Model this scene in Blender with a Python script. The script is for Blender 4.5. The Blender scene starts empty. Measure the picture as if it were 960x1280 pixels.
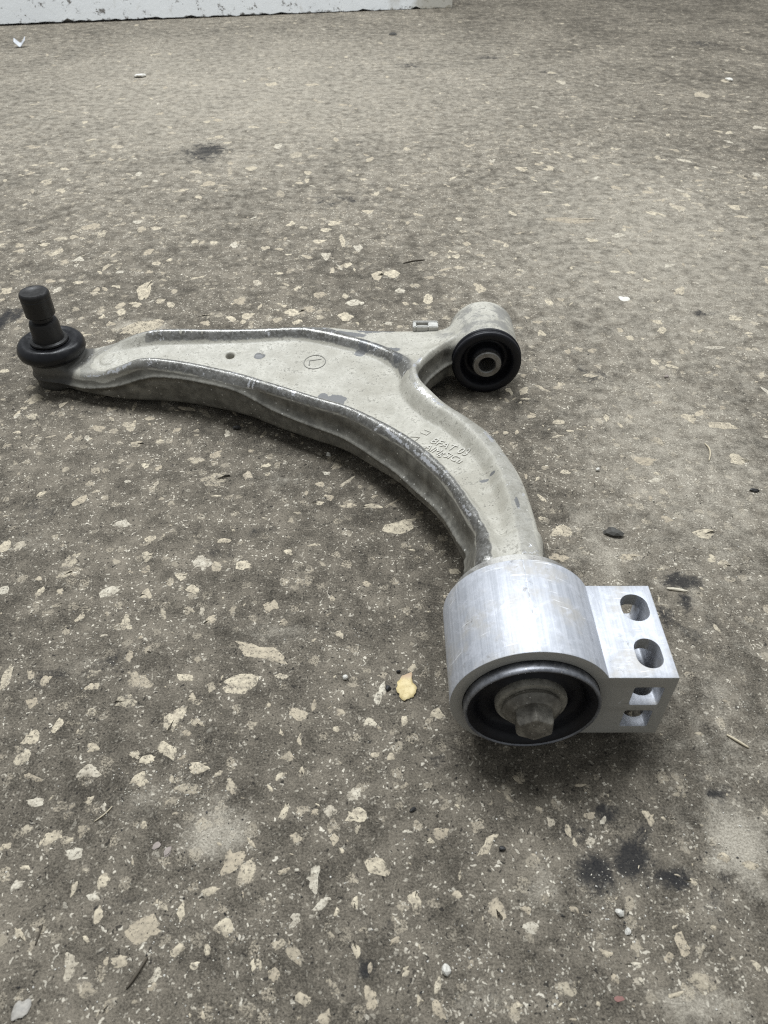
import bpy, bmesh, math, random
import numpy as np
from mathutils import Vector, Matrix

# ------------------------------------------------------------------ camera, world, lamps, exposure
sc = bpy.context.scene
COL = sc.collection
cam_d = bpy.data.cameras.new('camera')
cam = bpy.data.objects.new('camera', cam_d); COL.objects.link(cam)
cam.location = (0, 0, 0.38)
cam.rotation_euler = (math.radians(90 - 42.72), 0, 0)
cam_d.sensor_fit = 'VERTICAL'; cam_d.sensor_height = 36; cam_d.sensor_width = 27
cam_d.lens = 36 * 950 / 1280
cam_d.clip_start = 0.02; cam_d.clip_end = 60
cam_d.dof.use_dof = True; cam_d.dof.focus_distance = 0.56; cam_d.dof.aperture_fstop = 20
sc.camera = cam

w = bpy.data.worlds.new('World'); sc.world = w; w.use_nodes = True
w.node_tree.nodes['Background'].inputs[0].default_value = (0.92, 0.97, 1.0, 1)
w.node_tree.nodes['Background'].inputs[1].default_value = 0.34

def overhead_area(name, loc, target, sx, sy, power, col=(0.93, 0.97, 1.0)):
    l = bpy.data.lights.new(name, 'AREA'); l.shape = 'RECTANGLE'; l.size = sx; l.size_y = sy
    l.energy = power; l.color = col
    o = bpy.data.objects.new(name, l); COL.objects.link(o); o.location = loc
    o.rotation_euler = (Vector(target) - Vector(loc)).to_track_quat('-Z', 'Y').to_euler()
overhead_area('overhead_light', (-0.5, 1.35, 2.4), (-0.1, 1.1, 0), 0.9, 1.7, 96)
overhead_area('overhead_light', (1.4, 1.8, 2.4), (0.7, 1.2, 0), 0.5, 1.7, 42)  # added fill light, unseen, brightening the scene from the right

sc.view_settings.view_transform = 'Standard'; sc.view_settings.look = 'None'
sc.view_settings.exposure = 0; sc.view_settings.gamma = 1
sc.render.engine = 'CYCLES'
sc.cycles.use_denoising = False; sc.cycles.filter_width = 1.1
sc.cycles.max_bounces = 4; sc.cycles.diffuse_bounces = 2; sc.cycles.glossy_bounces = 3
sc.cycles.sample_clamp_indirect = 3; sc.cycles.blur_glossy = .5

random.seed(7); rng = np.random.default_rng(7)

# ------------------------------------------------------------------ helpers
def tag(o, label=None, cat=None, group=None, kind=None):
    if label: o['label'] = label
    if cat: o['category'] = cat
    if group: o['group'] = group
    if kind: o['kind'] = kind
    return o
def link(name, me, mat=None, parent=None, smooth=None):
    o = bpy.data.objects.new(name, me); COL.objects.link(o)
    if mat and not me.materials: me.materials.append(mat)
    if parent: o.parent = parent
    if smooth is not None:
        me.shade_smooth() if smooth is True else me.shade_flat()
        if smooth == 'angle':
            me.shade_smooth(); me.set_sharp_from_angle(angle=math.radians(35))
    return o
def empty(name, loc):
    o = bpy.data.objects.new(name, None); COL.objects.link(o); o.location = loc; o.empty_display_size = 0.02
    return o
def mesh_np(name, V, F):
    me = bpy.data.meshes.new(name); me.from_pydata([tuple(map(float, v)) for v in V], [], [tuple(map(int, f)) for f in F]); me.update()
    return me
def fattr(me, name, vals):
    a = me.attributes.new(name, 'FLOAT', 'POINT'); a.data.foreach_set('value', np.asarray(vals, np.float32))
def lathe(name, prof, n=64, axis='Z'):
    """prof: (r, h) pairs, closed at r=0 where given; turned about Z (or about -Y: h runs towards the camera)"""
    V, F, rows = [], [], []
    for r, h in prof:
        if r < 1e-7:
            rows.append([len(V)]); V.append((0, 0, h))
        else:
            rows.append(list(range(len(V), len(V) + n)))
            V += [(r * math.cos(2 * math.pi * i / n), r * math.sin(2 * math.pi * i / n), h) for i in range(n)]
    for a, b in zip(rows, rows[1:]):
        for i in range(n):
            j = (i + 1) % n
            if len(a) == 1 and len(b) == 1: continue
            if len(a) == 1: F.append((a[0], b[j], b[i]))
            elif len(b) == 1: F.append((a[i], a[j], b[0]))
            else: F.append((a[i], a[j], b[j], b[i]))
    if axis == '-Y': V = [(x, -z, y) for x, y, z in V]
    me = mesh_np(name, V, F)
    bm = bmesh.new(); bm.from_mesh(me); bmesh.ops.recalc_face_normals(bm, faces=bm.faces); bm.to_mesh(me); bm.free()
    return me
def catmull(P, k=6, closed=True):
    P = np.asarray(P, float); n = len(P); out = []
    for i in range(n if closed else n - 1):
        p0, p1, p2, p3 = (P[(i - 1) % n], P[i], P[(i + 1) % n], P[(i + 2) % n]) if closed else (P[max(i - 1, 0)], P[i], P[i + 1], P[min(i + 2, n - 1)])
        for t in np.arange(k) / k:
            out.append(.5 * (2 * p1 + (p2 - p0) * t + (2 * p0 - 5 * p1 + 4 * p2 - p3) * t * t + (3 * p1 - p0 - 3 * p2 + p3) * t ** 3))
    if not closed: out.append(P[-1])
    return np.array(out)

# ------------------------------------------------------------------ node helper
class NT:
    def __init__(s, name):
        s.m = bpy.data.materials.new(name); s.m.use_nodes = True
        s.t = s.m.node_tree; s.b = s.t.nodes['Principled BSDF']
    def n(s, typ, ins=None, **kw):
        nd = s.t.nodes.new('ShaderNode' + typ)
        for k, v in kw.items(): setattr(nd, k, v)
        for k, v in (ins or {}).items(): s.put(nd.inputs[k], v)
        return nd
    def put(s, sock, v):
        if isinstance(v, bpy.types.NodeSocket): s.t.links.new(v, sock)
        elif isinstance(v, tuple) and len(v) == 3 and sock.type == 'RGBA': sock.default_value = (*v, 1)
        else: sock.default_value = v
    def pos(s): return s.n('NewGeometry').outputs['Position']
    def obj(s): return s.n('TexCoord').outputs['Object']
    def attr(s, name): return s.n('Attribute', attribute_name=name).outputs['Fac']
    def noise(s, v, scale, detail=4, rough=.6, dist=0): return s.n('TexNoise', {'Vector': v, 'Scale': scale, 'Detail': detail, 'Roughness': rough, 'Distortion': dist}).outputs['Fac']
    def voro(s, v, scale, rnd=1): 
        nd = s.n('TexVoronoi', {'Vector': v, 'Scale': scale, 'Randomness': rnd}); return nd.outputs['Distance'], nd.outputs['Color']
    def m_(s, op, a, b=0.0, c=0.0, clamp=False):
        nd = s.n('Math', operation=op, use_clamp=clamp); s.put(nd.inputs[0], a); s.put(nd.inputs[1], b); s.put(nd.inputs[2], c); return nd.outputs[0]
    def step(s, v, lo, hi, a=0.0, b=1.0):
        nd = s.n('MapRange', {'From Min': lo, 'From Max': hi, 'To Min': a, 'To Max': b}, interpolation_type='SMOOTHSTEP', clamp=True); s.put(nd.inputs['Value'], v); return nd.outputs[0]
    def mix(s, f, a, b):
        nd = s.n('Mix', data_type='RGBA'); s.put(nd.inputs[0], f); s.put(nd.inputs[6], a); s.put(nd.inputs[7], b); return nd.outputs[2]
    def mul(s, a, b):
        nd = s.n('Mix', data_type='RGBA', blend_type='MULTIPLY'); nd.inputs[0].default_value = 1; s.put(nd.inputs[6], a); s.put(nd.inputs[7], b); return nd.outputs[2]
    def chan(s, c, i=0): return s.n('SeparateColor', {'Color': c}).outputs[i]
    def vmul(s, v, xyz):
        nd = s.n('VectorMath', operation='MULTIPLY'); s.put(nd.inputs[0], v); nd.inputs[1].default_value = xyz; return nd.outputs[0]
    def warp(s, v, scale, amp):
        c = s.n('TexNoise', {'Vector': v, 'Scale': scale, 'Detail': 2}).outputs['Color']
        a = s.n('VectorMath', operation='SUBTRACT'); s.put(a.inputs[0], c); a.inputs[1].default_value = (.5, .5, .5)
        b = s.n('VectorMath', operation='MULTIPLY_ADD'); s.put(b.inputs[0], a.outputs[0]); b.inputs[1].default_value = (amp, amp, amp); s.put(b.inputs[2], v)
        return b.outputs[0]
    def bump(s, h, strength, dist, normal=None):
        nd = s.n('Bump', {'Height': h, 'Strength': strength, 'Distance': dist})
        if normal is not None: s.put(nd.inputs['Normal'], normal)
        return nd.outputs[0]
    def out(s, color=None, rough=None, metal=None, normal=None, spec=None):
        for k, v in (('Base Color', color), ('Roughness', rough), ('Metallic', metal), ('Normal', normal), ('Specular IOR Level', spec)):
            if v is not None: s.put(s.b.inputs[k], v)
        return s.m

def floor_nodes(s, dark=None, dust_light=None):
    p = s.pos()
    big = s.noise(p, 7, 3, .6); mid = s.noise(p, 48, 6, .75, .2); fine = s.noise(p, 900, 3, .8)
    t = s.m_('ADD', mid, s.m_('MULTIPLY', s.m_('SUBTRACT', big, .5), .45))
    t2 = s.m_('ADD', t, s.m_('MULTIPLY', s.m_('SUBTRACT', fine, .5), 1.05))
    c = s.mix(s.step(t2, .16, .90), (.037, .0326, .0260), (.250, .219, .174))
    # worn small aggregate, a few millimetres across
    pw = s.warp(p, 190, .008)
    d, cc = s.voro(pw, 120)
    small = s.m_('MULTIPLY', s.step(d, .44, .38), s.step(s.chan(cc), .76, .78))
    small = s.m_('MULTIPLY', small, s.step(t2, .38, .62, .04, .8))
    c = s.mix(small, c, s.mix(s.chan(cc, 1), (.46, .40, .305), (.29, .255, .20)))
    # sand grains and pits in the mortar
    d1, c1 = s.voro(pw, 520)
    g = s.chan(c1)
    sand = s.m_('MULTIPLY', s.step(d1, .48, .30), s.step(g, .72, .75))
    c = s.mix(s.m_('MULTIPLY', sand, s.step(t, .40, .58, .20, .95)), c, s.mix(s.chan(c1, 1), (.66, .61, .51), (.28, .25, .20)))
    pit = s.m_('MULTIPLY', s.step(d1, .46, .28), s.step(g, .10, .07))
    c = s.mix(s.m_('MULTIPLY', pit, .8), c, (.022, .020, .018))
    if dust_light is not None:
        k = s.step(s.m_('ADD', dust_light, s.m_('MULTIPLY', s.m_('SUBTRACT', s.noise(p, 75, 5, .78), .5), 1.5)), .22, .95)
        c = s.mix(s.m_('MULTIPLY', k, .88), c, s.mix(s.step(fine, .3, .7), (.232, .206, .166), (.51, .468, .39)))
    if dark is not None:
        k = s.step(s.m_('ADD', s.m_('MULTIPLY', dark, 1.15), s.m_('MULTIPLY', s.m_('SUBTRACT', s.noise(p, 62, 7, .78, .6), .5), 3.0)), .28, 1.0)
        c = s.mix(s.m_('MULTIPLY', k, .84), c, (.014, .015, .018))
    h = s.m_('ADD', s.m_('MULTIPLY', fine, .8), s.m_('MULTIPLY', mid, .8))
    return c, h, mid

def mat_floor():
    s = NT('worn_concrete')
    c, h, mid = floor_nodes(s, s.attr('dark'), s.attr('dust_light'))
    return s.out(c, .8, 0.0, s.bump(h, .7, .0013), .15)
def mat_chip():
    s = NT('aggregate_stone')
    fc, h, mid = floor_nodes(s)
    p = s.pos(); rnd = s.n('ObjectInfo').outputs['Random']
    e = s.attr('edge')
    tone = s.m_('FRACT', s.m_('ADD', rnd, s.attr('tone')))
    c = s.mix(tone, (.60, .53, .40), (.41, .35, .26))
    c = s.mix(s.step(s.m_('FRACT', s.m_('MULTIPLY', tone, 7.31)), .8, .95, 0, .6), c, (.60, .57, .49))
    n1 = s.noise(p, 210, 5, .75); n2 = s.noise(p, 620, 3, .75)
    c = s.mix(s.step(n1, .36, .64, .75, 0), c, (.25, .215, .165))
    c = s.mix(s.step(n2, .54, .63, 0, .85), c, (.10, .088, .07))
    cover = s.m_('ADD', e, s.m_('MULTIPLY', s.m_('SUBTRACT', s.noise(p, 210, 6, .88), .5), 4.6))
    worn = s.m_('FRACT', s.m_('MULTIPLY', tone, 3.77))
    cover = s.m_('SUBTRACT', cover, s.m_('MULTIPLY', s.m_('POWER', worn, 3.0), .55))
    k = s.step(cover, .31, .38)
    lev = s.step(worn, .6, 1., .98, .55)
    sx = s.n('SeparateXYZ', {'Vector': p})                    # the back and the right of the floor lie under a film of dust
    film = s.m_('MAXIMUM', s.step(sx.outputs['Y'], .55, 1.3), s.m_('MULTIPLY', s.step(sx.outputs['X'], .08, .2), s.step(sx.outputs['Y'], .15, .3, 0, .8)))
    lev = s.m_('MULTIPLY', lev, s.m_('SUBTRACT', 1.0, s.m_('MULTIPLY', film, .12)))
    c = s.mix(s.m_('MULTIPLY', k, lev), s.mix(s.m_('MULTIPLY', film, .30), fc, (.307, .275, .228)), c)
    return s.out(c, .75, 0.0, s.bump(n2, .45, .0007), .2)
def mat_plain(name, col, rough=.6, metal=0.0, var=.35, scale=300, bump=.2, dist=.0005, spec=.5):
    s = NT(name); p = s.obj()
    n = s.noise(p, scale, 5, .65)
    c = s.mul(col, s.mix(n, (1 - var,) * 3, (1 + var,) * 3))
    return s.out(c, s.step(n, .3, .7, max(.05, rough - .1), min(1, rough + .1)), metal, s.bump(n, bump, dist), spec)

# ------------------------------------------------------------------ floor (setting)
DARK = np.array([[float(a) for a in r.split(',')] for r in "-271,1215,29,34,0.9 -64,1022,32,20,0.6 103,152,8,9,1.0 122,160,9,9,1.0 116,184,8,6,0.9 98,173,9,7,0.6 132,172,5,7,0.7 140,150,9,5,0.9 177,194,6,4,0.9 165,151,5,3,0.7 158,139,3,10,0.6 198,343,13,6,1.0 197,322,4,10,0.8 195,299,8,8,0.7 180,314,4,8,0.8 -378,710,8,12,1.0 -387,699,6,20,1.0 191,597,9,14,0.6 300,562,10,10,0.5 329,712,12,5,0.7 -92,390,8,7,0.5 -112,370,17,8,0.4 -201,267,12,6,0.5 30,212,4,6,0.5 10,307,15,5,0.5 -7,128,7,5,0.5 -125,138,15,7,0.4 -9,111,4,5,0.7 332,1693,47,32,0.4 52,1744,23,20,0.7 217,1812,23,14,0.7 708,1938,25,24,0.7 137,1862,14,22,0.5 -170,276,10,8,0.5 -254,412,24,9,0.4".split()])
DUST_LIGHT = np.array([[float(a) for a in r.split(',')] for r in "308,894,250,439,0.6 240,488,97,179,0.6 -268,1575,745,674,0.6 186,237,50,89,0.4 0,1051,542,282,0.4 162,149,35,49,0.3 177,169,12,21,1.0 168,159,9,9,0.8 -85,173,15,13,0.8 150,395,17,31,0.6 155,367,31,29,0.6 -244,686,27,13,0.9 339,622,30,37,0.5 374,828,64,54,0.5 -449,1725,321,213,0.6 -19,2152,484,149,0.3 236,412,41,46,0.5 -70,300,30,16,0.4 77,146,13,14,0.5 139,97,21,8,0.7 -183,273,14,11,0.4 212,894,116,48,0.4 421,1081,66,38,0.5 251,370,17,24,0.5 205,429,24,19,0.4 201,253,12,11,0.5 -80,448,25,14,0.4 -125,190,17,13,0.4 42,99,17,8,0.4 -237,378,34,11,0.4 99,142,15,11,0.4 58,582,14,13,0.3 186,651,39,31,0.4 227,1376,160,74,0.2".split()])  # dust patches; broad blobs also paint in the brighter light at back and right
def lin(*segs):
    v = []
    for a, b, st in segs: v += list(np.arange(a, b, st))
    return np.array(v + [segs[-1][1]])
gx = lin((-5, -1.2, .4), (-1.2, -.5, .02), (-.5, .5, .004), (.5, 1.2, .02), (1.2, 5, .4))
gy = lin((-1, .05, .15), (.05, .95, .004), (.95, 2.4, .02), (2.4, 9, .6))
X, Y = np.meshgrid(gx, gy, indexing='ij'); xf, yf = X.ravel(), Y.ravel()
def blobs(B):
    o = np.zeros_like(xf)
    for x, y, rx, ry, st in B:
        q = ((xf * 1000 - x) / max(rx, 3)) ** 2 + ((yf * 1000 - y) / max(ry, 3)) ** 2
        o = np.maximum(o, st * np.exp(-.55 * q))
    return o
ny_ = len(gy); ii, jj = np.meshgrid(np.arange(len(gx) - 1), np.arange(ny_ - 1), indexing='ij'); ii = ii.ravel(); jj = jj.ravel()
FQ = np.stack([ii * ny_ + jj, (ii + 1) * ny_ + jj, (ii + 1) * ny_ + jj + 1, ii * ny_ + jj + 1], 1)
me = mesh_np('floor', np.stack([xf, yf, np.zeros_like(xf)], 1), FQ)
fattr(me, 'dark', blobs(DARK)); fattr(me, 'dust_light', blobs(DUST_LIGHT))
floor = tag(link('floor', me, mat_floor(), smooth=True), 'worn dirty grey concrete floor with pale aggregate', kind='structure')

# ------------------------------------------------------------------ aggregate stones showing in the concrete
CH = [[float(a) for a in r.split(',')] for r in "-761,2841,379,131,-23 -1115,1272,160,125,0 1411,1060,165,94,0 -845,2620,214,145,10 -754,1575,146,97,66 -2430,6851,465,254,21 -1453,2639,184,125,-11 -1316,1029,116,79,-8 -1308,4479,243,194,8 -1192,2381,188,101,73 -669,1530,140,84,65 802,1034,117,72,0 -33,1558,137,85,-29 116,3963,258,143,14 527,1361,105,94,-85 -1411,1123,111,68,-55 -405,1177,133,55,-59 -1042,1956,155,74,0 -60,998,99,64,-72 -1678,1698,122,78,36 -1498,2495,139,104,0 -1195,2180,141,85,-62 520,1660,161,56,47 1363,1210,107,64,-111 2373,9548,707,204,0 -335,1493,127,64,-76 -734,1278,83,83,-81 -1246,3597,136,156,0 -1580,2062,129,77,0 -223,1034,94,57,-55 -144,1814,110,76,0 -1301,2008,100,91,0 1552,1941,112,77,0 -1634,1839,102,77,76 -2251,2661,189,63,89 2840,4732,179,159,0 -1190,973,81,54,48 -488,2410,113,87,0 -19,2550,167,63,-103 -2572,7640,430,153,88 1266,3912,161,118,0 2289,3883,161,117,0 -1973,2140,99,80,53 -1970,2259,92,90,0 -736,3207,107,121,0 -350,993,64,61,-74 -480,1205,73,60,0 -2156,3627,163,92,73 -1748,7086,300,157,0 -1540,1620,87,60,0 -1815,3340,139,90,21 2858,5180,262,96,-9 -1192,1139,77,50,0 236,948,86,39,-64 -422,1310,76,55,40 -808,1968,113,54,-64 148,1404,72,61,-92 -296,1383,103,42,24 2075,4716,171,119,-17 -154,1933,90,65,37 1431,1177,82,45,-112 -1527,1734,71,72,49 679,1278,74,53,0 290,1721,84,60,0 -938,1188,68,53,0 1213,3649,138,91,0 -1355,1486,76,56,78 -251,924,63,47,37 -1648,3083,147,64,-65 305,2410,85,77,0 570,958,64,44,0 -1339,1336,81,44,89 1797,1562,84,49,0 -1013,1086,62,48,-89 -953,1353,94,38,-84 -1672,1244,96,34,-46 1356,1804,78,57,-48 -2669,3756,86,132,0 -488,1083,58,49,-63 -991,2065,109,46,0 -1822,1885,92,49,0 -1764,1468,71,50,42 -525,2143,82,64,0 -1870,2019,128,38,-19 -830,1443,87,40,10 -1846,2338,99,58,90 1704,3656,156,67,0 -2137,5170,118,157,18 -2043,2486,77,79,0 -276,1839,69,63,0 -446,1698,67,59,0 1679,1601,68,55,0 -1663,2421,92,63,0 -1186,2665,110,60,-31 -395,7053,163,200,0 2245,4967,123,134,0 -1894,3987,135,84,0 -1003,2090,101,47,0 -1290,2128,84,57,0 237,1044,78,32,-104 -959,3577,110,85,0 -1115,3092,103,73,46 -123,1183,66,41,-78 -536,3418,125,67,0 -1384,1416,69,44,0 -1023,2596,69,82,0 -3059,5571,140,132,19 -1818,1734,74,48,36 773,1407,61,48,-99 -513,1839,99,37,70 1285,1150,53,45,0 -1642,3665,85,103,0 -1271,3358,96,80,0 -1058,2351,94,50,-39 -2163,3483,116,69,30 -1738,2686,80,69,0 -1723,2596,90,59,12 -1603,2197,74,58,0 89,8027,178,199,0 -801,7199,188,151,39 -947,7143,165,170,0 2600,5302,128,123,0 -1145,3564,82,98,42 -1568,3312,77,93,0 -74,7978,130,263,0 1039,7689,127,250,0 1408,1347,68,38,0 1117,1125,79,28,0 -76,2363,76,58,0 -2278,4242,138,73,49 -308,7356,196,141,0 -2561,3769,86,95,0 -4071,7627,186,158,79 -377,4669,144,79,64 -248,1689,60,48,-77 -3902,8602,217,167,50 2333,3584,86,85,0 -1531,7385,157,166,0 -2996,5316,136,101,0 -1496,4725,136,82,-15 -139,1389,62,38,-99 -3643,9339,232,181,0 1275,1008,79,23,16 -2010,2639,60,75,0 -1890,1655,61,44,36 1124,1057,53,35,-25 -973,3171,100,57,-74 -1365,2156,64,54,0 -613,2671,83,53,0 -2019,4930,109,102,-8 -1725,3216,62,90,0 -1369,3478,86,73,0 3830,9969,167,272,0 5771,15265,290,422,0 465,7433,102,239,0 -1557,2817,93,49,-69 1487,1486,57,40,0 2121,4333,76,115,0 -85,4178,149,55,0 -1348,4793,106,97,25 537,968,50,32,-97 -3840,8602,159,197,0 -1321,12018,204,324,0 -253,2109,55,57,0 -1459,1543,49,46,0 -272,4189,131,60,-7 -2400,5152,136,83,-22 -1402,10432,162,291,0 -1424,3149,111,46,-71 1001,1172,63,28,-20 -2521,3354,71,77,47 -2276,3335,112,49,84 -1489,1449,78,26,91 2258,3644,76,81,0 -4115,8057,165,157,59 -1460,2853,59,73,0 -1058,4537,79,110,0 350,1426,48,41,0 1059,1814,63,40,0 1037,1680,54,43,0 -848,1123,43,36,0 -585,1123,54,28,-83 -561,1123,54,28,-83 933,1734,67,33,-90 -683,7535,142,146,0 -803,1188,51,31,-80 49,1224,56,29,18 -1020,1039,40,35,0 -3586,9335,159,197,0 -488,1535,65,29,25 -2435,10805,199,214,0 3484,9742,265,127,-40 -1133,3815,103,55,15 -637,3077,68,61,0 -2596,7321,111,164,33 2066,4035,80,74,0 -284,2981,60,63,0 169,2729,58,58,0 -3451,9116,117,238,0 -307,8713,113,223,0 -2707,7154,99,170,0 -680,8479,111,215,0 -3900,8975,164,163,0 -281,4462,173,40,48 -248,2421,58,49,0 -1662,3836,87,62,15 480,3520,81,58,-27 -1541,1900,54,40,49 -245,1241,50,29,-76 -1391,7070,120,134,0 2094,4470,116,60,0 -3064,4908,87,92,0 114,2363,69,39,-96 -1621,3539,62,74,0 -2758,7297,123,133,22 2371,11445,185,234,0 2764,6785,109,129,0 -1948,3120,83,45,58 3579,7023,133,111,-22 -1047,8108,108,182,0 -611,9447,180,151,0 -2763,8602,186,119,47 4565,9982,178,172,-29 -2506,5621,104,91,0 -405,2468,78,34,-90 -1106,2291,60,40,0 -135,1741,55,33,-98 638,7031,109,133,0 -2115,2684,71,41,-64 -1223,1762,48,37,-77 -505,8940,348,67,-88 -491,4426,84,71,0 -2116,16033,257,343,0 -1119,2522,47,54,0 -472,2254,83,27,-85 -1135,2797,64,45,-80 -1784,8791,105,204,0 -2995,9257,112,211,0 -653,7042,109,122,0 172,7627,115,136,0 1475,5237,106,71,0 -1175,3164,82,40,-73 -669,3704,67,62,0 113,1974,51,36,0 1990,11412,185,200,0 3179,6449,193,56,0 -2202,11280,430,79,-82 -116,3406,61,57,0 -4074,8814,172,114,0 -1918,11429,173,200,0 2848,9081,175,118,0 2503,8940,144,139,0 -4269,8624,156,117,0 -1801,6921,108,108,0 -1366,1232,48,22,-25 -1453,1861,54,29,-75 801,1846,47,33,-57 -3192,7211,99,126,0 -1385,7803,105,140,0 -1299,5078,58,110,0 3459,5964,158,52,56 -3663,8334,110,147,0 -2840,5152,58,105,0 -1104,2140,56,30,17 -266,2317,45,41,0 -445,2062,47,34,-85 234,1680,40,32,0 121,1727,54,25,0 955,1673,51,25,-80 -1356,15976,301,227,0 -3521,7640,86,149,0 -4327,8788,127,136,0 -876,6943,108,98,0 1561,6730,84,118,0 -2130,3220,72,38,14 333,7740,128,101,0 2759,6956,121,85,-21 73,4220,172,24,41 -496,4214,93,45,0 -3505,8418,120,128,0 369,1518,63,18,-94 -768,8902,160,107,0 27,6921,134,76,0 4057,10389,118,202,0 -1992,5292,86,69,0 -3189,6976,92,110,0 576,8566,106,145,0 -2145,3340,46,61,0 -2823,9298,149,123,0 -2688,11280,172,164,0 -216,9808,154,133,0 -2307,16382,231,296,0 4083,9212,246,73,0 -358,1832,39,34,0 1867,6422,82,101,0 -1884,4658,76,60,0 -4392,10549,130,177,0 6122,13370,235,170,0 -1083,6998,98,99,0 -1757,4416,111,37,67 -2592,4317,82,48,59 -2798,5498,111,54,70 -3662,7854,117,103,0 1270,4628,79,56,0 -406,4276,56,68,0 -715,9237,138,121,0 -1633,12425,123,266,0 -4659,10836,111,215,0 1526,1278,32,27,0 1558,5755,99,64,0 1419,4576,86,49,0 -3148,8199,200,64,76 845,8199,133,96,0 1186,4267,108,34,-57 986,8825,108,136,0 -497,3772,94,32,0 -3902,10805,122,184,0 835,8493,102,129,0 -3100,9484,131,126,0 -3751,9033,116,125,0 -3131,5323,50,101,0 -1772,4625,55,73,0 -412,7505,74,133,0 2411,6629,78,96,0 -930,4662,79,50,0 501,7932,118,91,0 -483,8213,196,59,64 2845,6376,57,119,0 -2359,7385,95,95,0 -3543,7867,100,103,0 -3504,6029,79,77,42 -1402,8713,107,119,0 -2324,3454,54,43,0 -2603,8303,110,104,0 -4087,12387,184,151,0 1643,9768,179,91,-71 3576,10505,163,117,0 6537,16264,229,234,0 -937,7677,87,112,0 3142,6760,128,57,48 -2439,5016,55,75,36 -2251,7615,75,123,0 1260,5316,77,58,0 261,4102,59,49,0 66,10609,120,149,0 3367,16148,167,289,0 2195,10505,195,88,0 -1783,3142,38,49,0 -2606,5023,63,61,36 -1916,3277,42,46,0 -2437,7880,117,78,0 458,7257,83,92,0 -2213,5414,139,31,-65 -1902,3552,62,35,0 -2921,7182,94,80,0 -493,8825,232,49,-74 -2768,13740,173,178,0 -3099,7652,75,112,0 -2874,7058,71,100,0 -1084,11247,114,163,0 2893,7880,88,97,0 348,12275,122,186,0 -3492,11199,91,194,0 -2616,12874,152,161,0 2386,10051,127,109,-27 2951,11752,94,209,0 1601,7701,81,94,0 1152,4048,55,43,0 -2041,8863,96,107,0 1131,8508,109,86,-43 -450,4561,66,43,0 2346,6785,65,89,0 -2124,13391,196,128,0 -2264,8894,86,115,0 -1836,4969,61,50,0 -637,4107,66,33,0 1451,8791,67,136,0 -3335,5563,61,57,0 -1267,4293,91,24,0 946,9573,81,128,0 -2628,8077,90,80,0 -1176,8044,107,67,0 1377,6214,56,71,0 -908,4552,47,49,0 -1973,4464,58,38,0 -2468,8387,74,99,0 -1292,7268,142,38,81 -3399,13077,154,123,0 3309,16867,189,186,0 -2700,5442,46,64,0 -1072,4841,52,46,0 -3115,5442,57,51,39 -1044,7286,72,70,0 -4033,7415,56,83,0 7598,17507,163,198,0 1831,4192,45,33,0 -2300,17214,112,193,0".split()]
chip_mat = mat_chip()
def chip_outline(rg, n=18):
    th = np.arange(n) * 2 * np.pi / n + rg.normal(0, .07, n)
    r = np.ones(n)
    for k in range(1, 5): r += rg.normal(0, .40 / k) * np.cos(k * th + rg.uniform(0, 6.28))
    r += rg.normal(0, .14, n); r = np.clip(r, .28, 1.9)
    P = np.stack([np.cos(th) * r, np.sin(th) * r], 1)
    P -= (P.max(0) + P.min(0)) / 2
    P = P / ((P.max(0) - P.min(0)) / 2)
    P[:, 1] *= 1 - rg.uniform(-.1, .5) * np.abs(P[:, 0]) ** rg.uniform(1.2, 2.4)      # ends taper to shards
    P[:, 1] += rg.normal(0, .22) * (P[:, 0] ** 2 - .4) + rg.normal(0, .12) * np.sin(3 * P[:, 0] + rg.uniform(0, 6))
    return P
def chip_geo(rg, n=18):
    P = chip_outline(rg, n)
    V = [(x * 1.12, y * 1.12, -.0004) for x, y in P] + [(x * .66, y * .66, .00022 + .0001 * rg.random()) for x, y in P] + [(0, 0, .0003)]
    F = [(i, (i + 1) % n, n + (i + 1) % n, n + i) for i in range(n)] + [(n + i, n + (i + 1) % n, 2 * n) for i in range(n)]
    return V, F, [0.] * n + [.85] * n + [1.]
TEMPL = []
for k in range(30):
    V, F, A = chip_geo(rng); m_ = mesh_np('aggregate_stone', V, F); fattr(m_, 'edge', A); fattr(m_, 'tone', [0.0] * len(V)); m_.materials.append(chip_mat); m_.shade_smooth(); TEMPL.append(m_)
placed = []
for i, (x, y, a, b, r) in enumerate(CH[:300]):
    o = bpy.data.objects.new('aggregate_stone', TEMPL[rng.integers(30)]); COL.objects.link(o); o.parent = floor
    o.location = (x * 1e-4, y * 1e-4, 0); o.scale = (a * .62e-4, b * .62e-4, 1); o.rotation_euler = (0, 0, math.radians(r) + (math.pi if rng.random() < .5 else 0))
    placed.append((x * 1e-4, y * 1e-4, max(a, b) * .5e-4))
rest = [(x * 1e-4, y * 1e-4, a * .6e-4, b * .6e-4, math.radians(r)) for x, y, a, b, r in CH[300:]]
PL = np.array(placed)
def free(x, y, rad): return np.all(np.hypot(PL[:, 0] - x, PL[:, 1] - y) > PL[:, 2] + rad)
def scatter(n, xr, yr, smin, smax):
    for _ in range(n):
        y = yr[0] + (yr[1] - yr[0]) * rng.random() ** 1.3; xm = (.12 + .52 * y) ; x = rng.uniform(-xm, xm) if xr is None else rng.uniform(*xr)
        a = smin + (smax - smin) * rng.random() ** 2.2
        if free(x, y, a * .8): rest.append((x, y, a * rng.uniform(.8, 1.5), a * rng.uniform(.35, .8), rng.uniform(0, 3.14)))
scatter(420, None, (.06, .55), .0008, .0036)
scatter(800, None, (.5, 1.25), .0015, .0085)
scatter(600, None, (1.05, 2.2), .003, .011)
V_, F_, A_, T_ = [], [], [], []
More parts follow.
